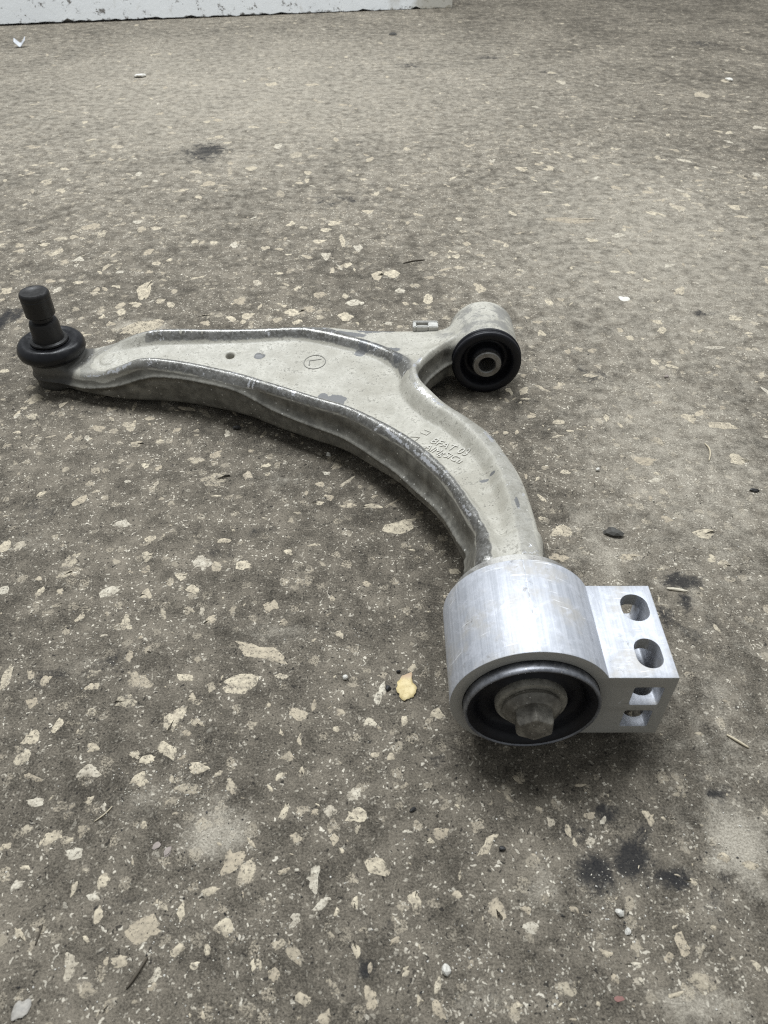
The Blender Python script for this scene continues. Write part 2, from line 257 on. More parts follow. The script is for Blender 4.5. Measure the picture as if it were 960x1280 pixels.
for (x, y, a, b, r) in rest:
    V, F, A = chip_geo(rng, 12); o = len(V_); c, s_ = math.cos(r), math.sin(r)
    V_ += [(x + c * u * a - s_ * v * b, y + s_ * u * a + c * v * b, z) for u, v, z in V]; F_ += [tuple(q + o for q in f) for f in F]; A_ += A; T_ += [rng.random()] * len(V)
me = mesh_np('aggregate_fragments', V_, F_); fattr(me, 'edge', A_); fattr(me, 'tone', T_)
tag(link('aggregate_fragments', me, chip_mat, floor, True), kind='stuff')

# ------------------------------------------------------------------ control arm: cast body as one continuous surface
arm = empty('control_arm', (0.0, 0.45, 0.0))
tag(arm, 'used aluminium car control arm with ball joint and two bushings lying on the floor', 'control arm')
def part(name, me, mat, parent=None, loc=(0, 0, 0), smooth='angle', label=None):
    o = link(name, me, mat, None, smooth); p = parent or arm
    o.parent = p; base = Vector(); q = p
    while q: base = base + q.location; q = q.parent
    o.location = Vector(loc) - base
    if label: o['label'] = label
    return o
OUT = np.array([(51,291),(53,316),(48,337),(40,366),(27,394),(6,428),(-28,464),(-55,482),(-88,502),(-123,520),(-157,535),(-187,543),(-207,545),(-227,547),(-256,554),(-272,561),
 (-289,568),(-304,574),(-312,588),(-304,603),(-286,609),(-264,607),(-246,606),(-230,606),(-212,607),(-189,608),(-155,607),(-108,608),(-62,610),(-26,611),(1,609),(46,609),(72,613),(92,606),(92,584),(64,579),
 (47,561),(35,542),(31,524),(35,508),(47,488),(66,465),(82,437),(92,398),(96,358),(95,324),(92,302),(91,291)]) / 1000.
CHN = np.array([(62,280),(62,316),(58,340),(49,371),(36,402),(14,437),(-22,473),(-51,491),(-84,511),(-119,530),(-155,545),(-186,553),(-205,555),(-222,555),(-240,557),(-252,566),(-252,583),(-238,593),
 (-222,596),(-205,597),(-155,597),(-108,599),(-78,600),(-56,594),(-29,583),(-5,570),(12,552),(19,535),(20,522),(23,504),(36,480),(53,459),(69,425),(76,395),(79,356),(78,322),(76,280)]) / 1000.
RIM = np.array([(-296,588,25),(-264,557,25),(-240,552,29),(-222,549,35),(-206,551,42),(-186,549,43),(-156,541,43),(-121,526,44),(-86,507,45),(-53,487,47),(-25,469,49),(10,432,53),(31,398,57),(44,369,60),(53,338,64),(58,316,67),(56,296,70),
 (-262,604,25),(-238,603,32),(-212,601,42),(-189,602,44),(-155,601,44),(-108,603,44),(-62,606,45),(-26,607,45),(1,603,45),(46,602,46),(-5,585,44),(20,570,44),(38,590,45),(60,590,46),(56,579,47),(38,563,48),(27,542,48),(23,524,48),(27,505,48),(40,482,49),(58,462,51),(75,426,54),(82,395,57.5),(86,356,62),(85,322,67),(83,299,70)]) / 1000.
WEB = np.array([(-296,588,22),(-250,577,26.5),(-200,570,31),(-200,592,35),(-100,568,33),(-100,594,37),(-50,588,38),(-20,540,35),(0,560,37),(10,490,37),(40,445,41),(62,390,49),(68,345,57),(69,300,65)]) / 1000.
BOT = np.array([(-296,588,3),(-248,561,7),(-223,556,5),(-194,550,4),(-172,554,6),(-139,542,7),(-108,529,10),(-85,507,8),(-52,482,10),(-13,449,13),(22,411,18),(42,379,23),(51,352,27),(70,297,28),(-100,600,10),(0,600,10),(60,590,11),(35,520,12),(80,430,16),(92,370,22)]) / 1000.
PRT = np.array([(-296,588,12),(-252,555,15),(-225,548,21),(-198,546,31),(-150,535,34),(-112,522,35),(-90,505,28),(-30,465,27),(20,410,29),(45,360,38),(53,320,45),(53,295,50),(-150,606,25),(0,606,26),(35,530,28),(90,400,34)]) / 1000.
def poly_sd(px, py, P):
    d2 = np.full(px.shape, 1e9, np.float32); ins = np.zeros(px.shape, bool)
    for a, b in zip(P, np.roll(P, -1, 0)):
        ex, ey = b - a; wx, wy = px - a[0], py - a[1]
        t = np.clip((wx * ex + wy * ey) / (ex * ex + ey * ey + 1e-12), 0, 1)
        d2 = np.minimum(d2, (wx - ex * t) ** 2 + (wy - ey * t) ** 2)
        c = (a[1] > py) != (b[1] > py)
        with np.errstate(divide='ignore', invalid='ignore'): ins ^= c & (px < a[0] + (py - a[1]) * ex / (ey if ey else 1e-12))
    return np.sqrt(d2) * np.where(ins, 1, -1)
def idw(px, py, K, reg=2e-4):
    """thin-plate spline through the height control points"""
    K = np.asarray(K, float); X0 = K[:, :2] * 10; n = len(K)
    U = lambda r2: np.where(r2 > 1e-12, r2 * np.log(r2 + 1e-12), 0)
    A = np.zeros((n + 3, n + 3)); A[:n, :n] = U(((X0[:, None] - X0[None]) ** 2).sum(-1)) + reg * 100 * np.eye(n)
    A[:n, n] = 1; A[:n, n + 1:] = X0; A[n:, :n] = A[:n, n:].T
    w_ = np.linalg.solve(A, np.concatenate([K[:, 2], [0, 0, 0]]))
    o = w_[n] + w_[n + 1] * px * 10 + w_[n + 2] * py * 10
    for i in range(n): o = o + w_[i] * U((px * 10 - X0[i, 0]) ** 2 + (py * 10 - X0[i, 1]) ** 2)
    return o
def smax(a, b, r):
    h = np.clip(.5 + .5 * (a - b) / r, 0, 1); return b + (a - b) * h + r * h * (1 - h)
def smin(a, b, r): return -smax(-a, -b, r)
def sstep(v, a, b):
    t = np.clip((v - a) / (b - a), 0, 1); return t * t * (3 - 2 * t)
hh = .00096
ax = np.arange(-.326, .128, hh); ay = np.arange(.280, .640, hh); az = np.arange(-.004, .084, hh)
GX, GY = np.meshgrid(ax, ay, indexing='ij')
OUTD, CHD = catmull(OUT, 5), catmull(CHN, 5)
def top_height(px, py):
    q = poly_sd(px, py, CHD)                      # >0 inside the recessed channel
    zr, zw = idw(px, py, RIM), idw(px, py, WEB)
    wd = .0085 + .0035 * sstep(px - .55 * (.45 - py), .035, .065) * sstep(py, .54, .47)
    k = sstep(q, -.0005, wd)
    z = zr + (zw - zr) * k
    crest = np.exp(-((q + .0025) / .0035) ** 2)
    z = z + .0012 * crest * (px > -.235)
    pf = sstep(py, .520, .545) * sstep(px, -.06, -.02)
    z = z - .0035 * sstep(q, -.004, -.010) * pf                               # flat platform sits just under the rims
    sdb = poly_sd(px, py, OUTD)
    z = z + .0042 * np.exp(-((sdb - .0050) / .0042) ** 2) * sstep(px, .012, .022) * sstep(py, .47, .50) * sstep(py - px, .545, .520)   # rounded bead round the bay
    z = z + .0014 * sstep(np.hypot(px + .240, py - .577), .0085, .0065)       # round pad by the ball joint
    z = z + .0007 * np.exp(-((np.hypot(px + .133, py - .574) - .0065) / .002) ** 2)
    z = z - .010 * sstep(np.hypot((px + .133), (py - .574)), .0040, .0026)    # drilled hole
    z = z - .0012 * sstep(np.hypot((px + .108) / 1.2, py - .574), .0048, .0028)
    return z, q, k
ZT, QD, KCH = top_height(GX, GY)
SD = poly_sd(GX, GY, OUTD); ZB = idw(GX, GY, BOT); ZP = idw(GX, GY, PRT)
wav = .0006 * np.sin(GX * 61 + 2 * np.sin(GY * 37)) * np.sin(GY * 53)
z3 = az[None, None, :].astype(np.float32)
S3 = (SD + wav)[:, :, None].astype(np.float32); dz = z3 - ZP[:, :, None].astype(np.float32)
side = np.where(dz > 0, .20 * dz, -.10 * dz) - .0022 * np.exp(-(dz / .0012) ** 2) + .0012 * np.exp(-((dz - .007) / .0045) ** 2) + .0008 * np.exp(-((dz + .005) / .002) ** 2) - S3
Fd = smax(side, z3 - ZT[:, :, None].astype(np.float32), .006)
Fd = smax(Fd, ZB[:, :, None].astype(np.float32) - z3, .004)
# bushing eye
bx = GX[:, :, None] - .0885; bz = z3 - .0300
rad = np.sqrt(bx * bx + bz * bz) - .0283 - .0008 * sstep(GY, .575, .60)[:, :, None]
eye = smax(rad, np.abs(GY - .601)[:, :, None] - .0265, .006)
Fd = smin(Fd, eye.astype(np.float32), .012)
Fd = np.maximum(Fd, (np.maximum(rad + .0048, GY[:, :, None] - .590) * -1).astype(np.float32))
# ball joint socket
br = np.hypot(GX + .2915, GY - .588)[:, :, None] - (.0180 + .15 * np.clip(z3 - .002, 0, .03))
sock = smax(br, np.abs(z3 - .0143) - .0141, .005)
Fd = smin(Fd, sock.astype(np.float32), .009)
# stub entering the rear bushing
st = np.sqrt((GX - .0735)[:, :, None] ** 2 + (z3 - .044) ** 2) - .023
Fd = smin(Fd, smax(st, np.abs(GY - .30)[:, :, None] - .017, .003).astype(np.float32), .012)
Fd[0], Fd[-1] = 1, 1; Fd[:, 0], Fd[:, -1] = 1, 1; Fd[:, :, 0], Fd[:, :, -1] = 1, 1
def surface_nets(F, o, h):
    S = F < 0; cnt = np.zeros(tuple(n - 1 for n in F.shape), np.int8)
    sl = lambda a: slice(None, -1) if a == 0 else slice(1, None)
    cor = [(i, j, k) for i in (0, 1) for j in (0, 1) for k in (0, 1)]
    for c in cor: cnt += S[sl(c[0]), sl(c[1]), sl(c[2])]
    I = np.argwhere((cnt > 0) & (cnt < 8)); n = len(I)
    vals = np.stack([F[I[:, 0] + c[0], I[:, 1] + c[1], I[:, 2] + c[2]] for c in cor], 1)
    acc = np.zeros((n, 3)); num = np.zeros(n)
    for a in range(8):
        for b in range(a + 1, 8):
            if sum(abs(cor[a][q] - cor[b][q]) for q in range(3)) != 1: continue
            va, vb = vals[:, a], vals[:, b]; m = (va < 0) != (vb < 0)
            t = np.where(m, va / np.where(m, va - vb, 1), 0)
            acc += m[:, None] * (np.array(cor[a]) + (np.array(cor[b]) - np.array(cor[a])) * t[:, None]); num += m
    P = np.array(o) + (I + acc / num[:, None]) * h
    vid = np.full(cnt.shape, -1, np.int32); vid[I[:, 0], I[:, 1], I[:, 2]] = np.arange(n)
    faces = []
    for d in range(3):
        lo = [slice(1, -1)] * 3; hi = [slice(1, -1)] * 3; lo[d] = slice(1, -2); hi[d] = slice(2, -1)
        A, B = S[tuple(lo)], S[tuple(hi)]; E = np.argwhere(A != B) + 1
        inside = S[E[:, 0], E[:, 1], E[:, 2]]
        u, v = (d + 1) % 3, (d + 2) % 3
        def cell(du, dv):
            q = E.copy(); q[:, u] += du; q[:, v] += dv; return vid[q[:, 0], q[:, 1], q[:, 2]]
        f = np.stack([cell(-1, -1), cell(0, -1), cell(0, 0), cell(-1, 0)], 1)
        f[~inside] = f[~inside][:, ::-1]; faces.append(f)
    return P, np.concatenate(faces)
PV, PF = surface_nets(Fd, (ax[0], ay[0], az[0]), hh)
# relax the voxel steps a little
for it in range(2):
    acc = np.zeros_like(PV); cn = np.zeros(len(PV))
    for a, b in ((0, 1), (1, 2), (2, 3), (3, 0)):
        np.add.at(acc, PF[:, a], PV[PF[:, b]]); np.add.at(cn, PF[:, a], 1); np.add.at(acc, PF[:, b], PV[PF[:, a]]); np.add.at(cn, PF[:, b], 1)
    PV = PV + .5 * (acc / cn[:, None] - PV)
me = mesh_np('arm_body', PV - np.array([0, .45, 0]), PF)
zt, qd, kch = top_height(PV[:, 0], PV[:, 1]); sd = poly_sd(PV[:, 0], PV[:, 1], OUTD)
gx_, gy_ = PV[:, 0], PV[:, 1]
BK = catmull(np.array([(-205,597),(-155,597),(-108,599),(-78,600),(-56,594),(-29,583),(-5,570),(12,552),(20,533)]) / 1000., 6, False); db = np.full(len(PV), 1e9)
for q_ in BK: db = np.minimum(db, np.hypot(gx_ - q_[0], gy_ - q_[1]))
backish = sstep(db - np.abs(qd), .004, .0015)
crest = sstep(qd - .0055 * backish, .002, -.002) * sstep(qd, -.0135, -.0085) * sstep(zt - PV[:, 2], .0075, .003)
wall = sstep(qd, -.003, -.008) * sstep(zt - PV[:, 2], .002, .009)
bare = np.where(gy_ < .44, sstep(gx_ - .25 * (.44 - gy_), .052, .034), np.where(gx_ > .015, 0, 1)) * 1.0
bare = np.maximum(bare, sstep(-gx_, -.026, -.018) * ((gx_ < .012) | (gy_ > .528)))
bare *= 1 - .95 * sstep(qd, -.006, -.010) * sstep(gx_, -.045, -.02) * (gy_ > .55)
bare *= 1 - .8 * sstep(-gx_, .180, .235)
fattr(me, 'crest', crest); fattr(me, 'wall', wall); fattr(me, 'bare', bare)
sf = np.zeros(len(PV))
for seg, wd_ in ((((2,443),(18,420),(32,398),(41,376)), .0026), (((44,368),(53,340)), .0016), (((-266,558),(-242,553),(-226,550),(-214,552)), .0038), (((-258,603),(-244,603),(-228,603)), .0034), (((-72,500),(-66,496)), .003), (((-172,604),(-160,603)), .002), (((24,506),(28,498),(40,480),(50,470)), .003), (((72,440),(77,425)), .003), (((30,548),(24,530)), .003)):
    P_ = np.array(seg) / 1000.
    for a_, b_ in zip(P_, P_[1:]):
        t_ = np.clip(((gx_ - a_[0]) * (b_ - a_)[0] + (gy_ - a_[1]) * (b_ - a_)[1]) / ((b_ - a_) ** 2).sum(), 0, 1)
        sf = np.maximum(sf, np.exp(-(((gx_ - a_[0] - t_ * (b_ - a_)[0]) ** 2 + (gy_ - a_[1] - t_ * (b_ - a_)[1]) ** 2) / wd_ ** 2)))
fattr(me, 'scuff', sf * sstep(zt - PV[:, 2], .006, .002))
def ell(x, y, rx, ry): return np.exp(-.6 * (((PV[:, 0] - x) / rx) ** 2 + ((PV[:, 1] - y) / ry) ** 2))
pat = np.zeros(len(PV))
for x, y, rx, ry in ((-.108, .574, .0050, .0036), (-.012, .606, .012, .007), (.004, .606, .007, .005), (-.017, .577, .004, .007), (-.021, .571, .004, .003), (-.041, .507, .011, .008), (-.049, .513, .005, .005), (-.034, .596, .018, .004), (.0, .573, .014, .004), (.012, .555, .004, .010), (.076, .432, .0022, .0035), (.0675, .388, .003, .0018), (.083, .352, .0014, .006), (.0725, .391, .002, .0015)):
    pat = np.maximum(pat, ell(x, y, rx, ry))
fattr(me, 'patch', pat)
endg = sstep(np.hypot(PV[:, 0] + .2915, PV[:, 1] - .588), .044, .026); fattr(me, 'grease', endg)
fattr(me, 'eye', sstep(np.hypot(PV[:, 0] - .0885, PV[:, 1] - .60), .05, .032))

def mat_arm():
    s = NT('cast_aluminium_dirty_paint'); p = s.pos()
    n_big = s.noise(p, 22, 5, .6); n_mid = s.noise(p, 90, 5, .68); n_f = s.noise(p, 420, 4, .7); n_v = s.noise(p, 1100, 2, .7)
    pale = s.mix(s.step(n_mid, .25, .75), (.31, .296, .252), (.475, .455, .398))
    pale = s.mix(s.step(n_big, .46, .68, 0, .6), pale, (.28, .262, .215))
    pale = s.mix(s.step(s.m_('ADD', n_f, s.m_('MULTIPLY', n_mid, .8)), .96, 1.10, 0, .75), pale, (.19, .18, .15))
    dp, cp = s.voro(s.warp(p, 500, .002), 620); pits = s.m_('MULTIPLY', s.step(dp, .4, .25), s.step(s.chan(cp), .90, .93))
    pale = s.mix(s.m_('MULTIPLY', pits, s.step(n_big, .42, .6, .15, .8)), pale, (.12, .11, .095)); pale = s.mul(pale, s.mix(n_v, (.72,) * 3, (1.24,) * 3))        # pits and rubbed grime
    metal = s.mix(s.step(n_mid, .3, .7), (.072, .069, .064), (.22, .213, .20))
    metal = s.mix(s.step(n_f, .45, .7, 0, .6), metal, (.36, .36, .35))
    wallc = s.mix(s.step(n_mid, .3, .72), (.066, .062, .052), (.205, .195, .167))  # grimy side walls, with their shade under the overhead light painted in too
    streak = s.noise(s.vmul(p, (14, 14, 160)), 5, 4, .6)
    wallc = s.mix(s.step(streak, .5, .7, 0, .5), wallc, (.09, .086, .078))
    cr, wl, br, pt, ey = s.attr('crest'), s.attr('wall'), s.attr('bare'), s.attr('patch'), s.attr('eye')
    j = s.m_('MULTIPLY', s.m_('SUBTRACT', n_mid, .5), .9)
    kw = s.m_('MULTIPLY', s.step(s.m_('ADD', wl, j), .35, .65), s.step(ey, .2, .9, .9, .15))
    kc = s.m_('MULTIPLY', s.step(s.m_('ADD', cr, s.m_('MULTIPLY', j, 2.0)), .40, .85), s.step(br, 0, 1, .30, .88))
    kp = s.step(s.m_('ADD', pt, s.m_('MULTIPLY', s.m_('SUBTRACT', s.noise(p, 150, 5, .65), .5), 1.1)), .50, .60)
    gr = s.step(s.m_('ADD', s.attr('grease'), j), .35, .75)
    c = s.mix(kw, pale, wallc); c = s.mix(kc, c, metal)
    c = s.mix(s.m_('MULTIPLY', s.m_('MULTIPLY', ey, s.step(s.noise(p, 52, 5, .7), .46, .60)), .75), c, (.16, .155, .145))
    c = s.mix(kp, c, (.135, .135, .135)); c = s.mix(s.m_('MULTIPLY', gr, .88), c, (.05, .048, .045))
    # bright scuffs down to clean metal along the crests
    sc1 = s.noise(s.warp(p, 40, .02), 75, 6, .75)
    sw = s.m_('MULTIPLY', s.step(sc1, .595, .625), s.step(cr, .45, .8))
    sw = s.m_('MULTIPLY', sw, s.step(n_f, .36, .5))
    sw = s.m_('MAXIMUM', sw, s.step(s.m_('ADD', s.attr('scuff'), s.m_('MULTIPLY', s.m_('SUBTRACT', s.noise(p, 230, 5, .75), .5), 2.6)), .86, .96))
    c = s.mix(sw, c, (.80, .80, .82))
    d, cc = s.voro(p, 420); spk = s.m_('MULTIPLY', s.step(d, .3, .18), s.step(s.chan(cc), .93, .95))
    c = s.mix(s.m_('MULTIPLY', spk, s.step(s.m_('ADD', cr, wl), .2, .6, 0, .8)), c, (.62, .60, .55))
    met = s.m_('MAXIMUM', s.m_('MULTIPLY', s.m_('MAXIMUM', kc, s.m_('MULTIPLY', kw, .45)), .60), s.m_('MULTIPLY', sw, .8))
    ro = s.m_('SUBTRACT', s.step(n_f, .3, .7, .42, .60), s.m_('MULTIPLY', s.m_('ADD', kc, sw), .22))
    h = s.m_('ADD', s.m_('MULTIPLY', n_f, .6), s.m_('ADD', s.m_('MULTIPLY', n_v, .25), s.m_('MULTIPLY', n_mid, .25)))
    return s.out(c, ro, met, s.bump(h, .42, .0009), .5)
ARM = mat_arm()
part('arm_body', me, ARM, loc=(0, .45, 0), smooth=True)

def on_arm(me, dz):
    """drop flat lettering onto the channel floor, keeping its own relief in z"""
    n = len(me.vertices); co = np.empty(n * 3); me.vertices.foreach_get('co', co); co = co.reshape(-1, 3)
    z, _, _ = top_height(co[:, 0], co[:, 1]); co[:, 2] += z + dz
    co[:, 1] -= .45
    me.vertices.foreach_set('co', co.ravel()); me.update(); return me
def text_mesh(body, size, loc, ang, extrude=.0004, width=1.0, shear=0):
    cu = bpy.data.curves.new('lettering', 'FONT'); cu.body = body; cu.size = size; cu.extrude = extrude; cu.space_character = 1.04; cu.resolution_u = 3; cu.shear = shear
    o = bpy.data.objects.new('tmp', cu); COL.objects.link(o)
    m = bpy.data.meshes.new_from_object(o.evaluated_get(bpy.context.evaluated_depsgraph_get()))
    bpy.data.objects.remove(o); m.transform(Matrix.Translation((*loc, 0)) @ Matrix.Rotation(ang, 4, 'Z') @ Matrix.Scale(width, 4, (1, 0, 0)))
    m.materials.clear(); return m
s = NT('raised_letter_paint'); nn = s.noise(s.pos(), 300, 5, .7)
LET = s.out(s.mix(nn, (.33, .315, .275), (.56, .54, .49)), .6, 0.0, s.bump(nn, .3, .0004))
s = NT('dark_mark_inlay'); nn = s.noise(s.pos(), 500, 4, .7)
GRV = s.out(s.mix(nn, (.12, .115, .10), (.30, .29, .26)), .8)  # dark grey inlay strokes drawn in place of engraved lines
ta = math.atan2(424 - 446, 59 - 34)
part('lettering', on_arm(text_mesh('BFAT 03', .0104, (.0330, .4424), ta, .0005, .86), .0002), LET, smooth=None, loc=(0, .45, 0), label='raised cast letters BFAT 03')
part('lettering', on_arm(text_mesh('AlMgSiCu', .0096, (.0283, .4354), ta - .05, .0005, .86), .0002), LET, smooth=None, loc=(0, .45, 0), label='raised cast letters AlMgSiCu')
def stroke_mesh(polys, wdt, hgt):
    V, F = [], []
    for P, closed in polys:
        P = np.array(P, float); n = len(P); o = len(V)
        for i in range(n):
            a, b = (P[i - 1] if (i or closed) else P[i]), (P[(i + 1) % n] if (i < n - 1 or closed) else P[i])
            t = (b - a) / (np.linalg.norm(b - a) + 1e-12); q = np.array([-t[1], t[0]]) * wdt / 2
            V += [(*(P[i] + q), 0), (*(P[i] + q * .6), hgt), (*(P[i] - q * .6), hgt), (*(P[i] - q), 0)]
        for i in range(n if closed else n - 1):
            a, b = o + 4 * i, o + 4 * ((i + 1) % n)
            for k in range(3): F.append((a + k, a + k + 1, b + k + 1, b + k))
    return mesh_np('cast_mark', V, F)
def rot(P, x, y, a): return [(x + math.cos(a) * u - math.sin(a) * v, y + math.sin(a) * u + math.cos(a) * v) for u, v in P]
ring = [(-.059 + .0092 * math.cos(t), .562 + .0092 * math.sin(t)) for t in np.linspace(0, 2 * math.pi, 48, endpoint=False)]
part('cast_mark', on_arm(stroke_mesh([(ring, True)], .0008, .0002), .00025), GRV, smooth=None, loc=(0, .45, 0), label='cast circle outline round the letter L')
part('cast_mark', on_arm(stroke_mesh([(rot([(-.0045, -.0042), (-.0045, .0020), (.0050, .0036)], -.059, .562, 0), False)], .0010, .0002), .00025), GRV, smooth=None, loc=(0, .45, 0), label='letter L turned on its side')
part('cast_mark', on_arm(stroke_mesh([(rot([(-.0030, .002), (.0030, .002), (.0030, -.0026), (-.0030, -.0026)], .031, .456, ta), False)], .0007, .0005), .0001), LET, smooth=None, loc=(0, .45, 0), label='small square bracket cast mark')
part('cast_mark', on_arm(stroke_mesh([(rot([(-.0035, 0), (.0028, .0034), (.0028, -.0034)], .022, .449, ta), True)], .0007, .0005), .0001), LET, smooth=None, loc=(0, .45, 0), label='small triangle cast mark')
# little clip tab with a slot at the back edge
bm = bmesh.new()
def bar(bm, x0, x1, y0, y1, z0, z1):
    r = bmesh.ops.create_cube(bm, size=1)['verts']
    bmesh.ops.scale(bm, vec=(x1 - x0, y1 - y0, z1 - z0), verts=r); bmesh.ops.translate(bm, vec=((x0 + x1) / 2, (y0 + y1) / 2, (z0 + z1) / 2), verts=r)
bar(bm, .0255, .0478, .6105, .6130, .0400, .0462); bar(bm, .0255, .0285, .6020, .6105, .0402, .0460); bar(bm, .0390, .0478, .6020, .6105, .0402, .0460); bar(bm, .0285, .0390, .6020, .6050, .0402, .0460)
bmesh.ops.bevel(bm, geom=bm.edges[:], offset=.0006, segments=2, affect='EDGES')
me = bpy.data.meshes.new('clip_tab'); bm.to_mesh(me); bm.free()
part('clip_tab', me, mat_plain('white_clip_metal', (.46, .45, .42), .5, .2), loc=(0, 0, 0))

# ------------------------------------------------------------------ ball joint
RUB = mat_plain('black_rubber', (.008, .008, .0095), .34, 0, .4, 180, .2, .0003, .35)
RUBB = mat_plain('black_rubber_matt', (.007, .007, .010), .48, 0, .5, 220, .3, .0004, .35)
STEEL = mat_plain('blackened_steel', (.020, .019, .0185), .42, .2, .45, 260, .3, .0003, .4)
def mat_grimy(name, a, b, metal, rough):
    s = NT(name); p = s.obj(); n1 = s.noise(p, 120, 6, .7); n2 = s.noise(p, 520, 5, .7)
    c = s.mix(s.step(n1, .35, .68), a, b); c = s.mix(s.step(n2, .56, .7, 0, .7), c, tuple(x * .35 for x in a))
    d, cc = s.voro(p, 700); c = s.mix(s.m_('MULTIPLY', s.step(d, .3, .15), s.step(s.chan(cc), .9, .93)), c, (.5, .48, .44))
    return s.out(c, s.step(n1, .3, .7, rough - .1, rough + .12), metal, s.bump(s.m_('ADD', n1, n2), .35, .0004))
BC = (-.2915, .588, 0)
bj = part('ball_joint', lathe('ball_joint', [(.0, .0262), (.0228, .0262), (.0236, .0270), (.0236, .0296), (.0228, .0306), (0, .0306)]), STEEL, loc=BC, label='black pressed ball joint seat ring')
boot = [(.0133, .0395), (.0156, .0402), (.0172, .0402), (.0187, .0408), (.0213, .0422), (.0237, .0421), (.0260, .0408), (.0277, .0386), (.0286, .0357), (.0287, .0333), (.0279, .0309), (.0262, .0294), (.0234, .0285), (.0205, .0280)]
part('dust_boot', lathe('dust_boot', boot, 96), RUB, bj, BC, True)
part('boot_collar', lathe('boot_collar', [(.0104, .0428), (.0133, .0434), (.0156, .0424), (.0160, .0412), (.0152, .0400), (.0125, .0398)], 72), STEEL, bj, BC)
part('stud', lathe('stud', [(.0133, .0398), (.0133, .0440), (.0126, .0465), (.0122, .0575), (.0112, .0600), (.0086, .0610), (.0084, .0644), (.0112, .0652), (.0121, .0662), (.0121, .0800), (.0122, .0804), (.0119, .0810), (.0122, .0816), (.0121, .0848), (.0114, .0860), (.0108, .0866), (.0073, .0868), (.0064, .0863), (.0, .0862)], 72), STEEL, bj, BC)

# ------------------------------------------------------------------ front bushing pressed into the eye (turned about -Y, h towards the camera)
FB = (.0885, .575, .030)
fb = part('front_bushing', lathe('front_bushing', [(.0235, -.010), (.0285, .0), (.0300, .0004), (.0303, .0016), (.0300, .0027), (.0290, .0030), (.0288, .0044), (.0296, .0050), (.0297, .0068), (.0290, .0078), (.0265, .0082), (.0238, .0080), (.0224, .0068), (.0214, .0030), (.0198, -.002), (.0170, -.0035), (.0150, -.002), (.0138, .003), (.0128, .0052), (.0118, .0056)], 96, '-Y'), RUBB, loc=FB, smooth=True, label='round black rubber bushing')
part('inner_sleeve', lathe('inner_sleeve', [(.0122, .002), (.0122, .0095), (.0114, .0104), (.0078, .0104), (.0070, .0094), (.0070, -.030), (0, -.030)], 64, '-Y'), mat_grimy('sleeve_steel', (.20, .19, .175), (.34, .33, .31), .75, .42), fb, FB)

# ------------------------------------------------------------------ rear mount: extruded aluminium housing
RM = (.0758, .2221, .0418); LEN = .0614
def housing_mesh():
    R = .0418; zt, zb, a2 = .0205, -.0303, .0718
    t0, t1 = math.asin(zt / R), math.asin(zb / R)
    out = [(R * math.cos(t), R * math.sin(t)) for t in np.linspace(t0, 2 * math.pi + t1, 120)]
    rc = .0007
    out += [(a2 - rc, zb), (a2 - rc * .3, zb + rc * .3), (a2, zb + rc), (a2, zt - rc), (a2 - rc * .3, zt - rc * .3), (a2 - rc, zt)]
    bore = [(.0352 * math.cos(t), .0352 * math.sin(t)) for t in np.linspace(0, 2 * math.pi, 96, endpoint=False)]
    def rect(x0, x1, z0, z1, r=.0014):
        P = []
        for cx, cz, b in ((x1 - r, z1 - r, 0), (x0 + r, z1 - r, 90), (x0 + r, z0 + r, 180), (x1 - r, z0 + r, 270)):
            P += [(cx + r * math.cos(math.radians(b + k)), cz + r * math.sin(math.radians(b + k))) for k in (0, 30, 60, 90)]
        return P
    cu = bpy.data.curves.new('housing', 'CURVE'); cu.dimensions = '2D'; cu.fill_mode = 'BOTH'
    for P in (out, bore, rect(.0512, .0664, -.0034, .0122), rect(.0506, .0652, -.0236, -.0086)):
        sp = cu.splines.new('POLY'); sp.points.add(len(P) - 1); sp.use_cyclic_u = True
        for q, (x, y) in zip(sp.points, P): q.co = (x, y, 0, 1)
    cu.extrude = LEN / 2 - .0003; cu.bevel_depth = .0003; cu.bevel_resolution = 1; cu.offset = -.0003
    o = bpy.data.objects.new('tmp', cu); COL.objects.link(o)
    m = bpy.data.meshes.new_from_object(o.evaluated_get(bpy.context.evaluated_depsgraph_get())); bpy.data.objects.remove(o)
    m.transform(Matrix.Translation((0, LEN / 2, 0)) @ Matrix(((1, 0, 0, 0), (0, 0, -1, 0), (0, 1, 0, 0), (0, 0, 0, 1))))
    bm = bmesh.new(); bm.from_mesh(m); bmesh.ops.remove_doubles(bm, verts=bm.verts, dist=1e-6); bmesh.ops.recalc_face_normals(bm, faces=bm.faces); bm.to_mesh(m); bm.free()
    return m
def slot_mesh(cx, cy, hw, hl):
    P = [(cx + hw * math.cos(t), cy + (hl - hw) + hw * math.sin(t)) for t in np.linspace(0, math.pi, 20)] + [(cx + hw * math.cos(t), cy - (hl - hw) + hw * math.sin(t)) for t in np.linspace(math.pi, 2 * math.pi, 20)]
    n = len(P); V = [(x, y, -.05) for x, y in P] + [(x, y, .05) for x, y in P]
    F = [tuple(range(n))[::-1], tuple(range(n, 2 * n))] + [(i, (i + 1) % n, n + (i + 1) % n, n + i) for i in range(n)]
    return mesh_np('slot', V, F)
hm = housing_mesh()
ho = bpy.data.objects.new('tmp_h', hm); COL.objects.link(ho); cutters = []
for c in ((.0603, .0456, .0074, .0094), (.0600, .0152, .0068, .0094)):
    co = bpy.data.objects.new('tmp_c', slot_mesh(*c)); COL.objects.link(co); cutters.append(co)
    md = ho.modifiers.new('b', 'BOOLEAN'); md.operation = 'DIFFERENCE'; md.solver = 'EXACT'; md.object = co
hm2 = bpy.data.meshes.new_from_object(ho.evaluated_get(bpy.context.evaluated_depsgraph_get()))
for o in [ho] + cutters: bpy.data.objects.remove(o)
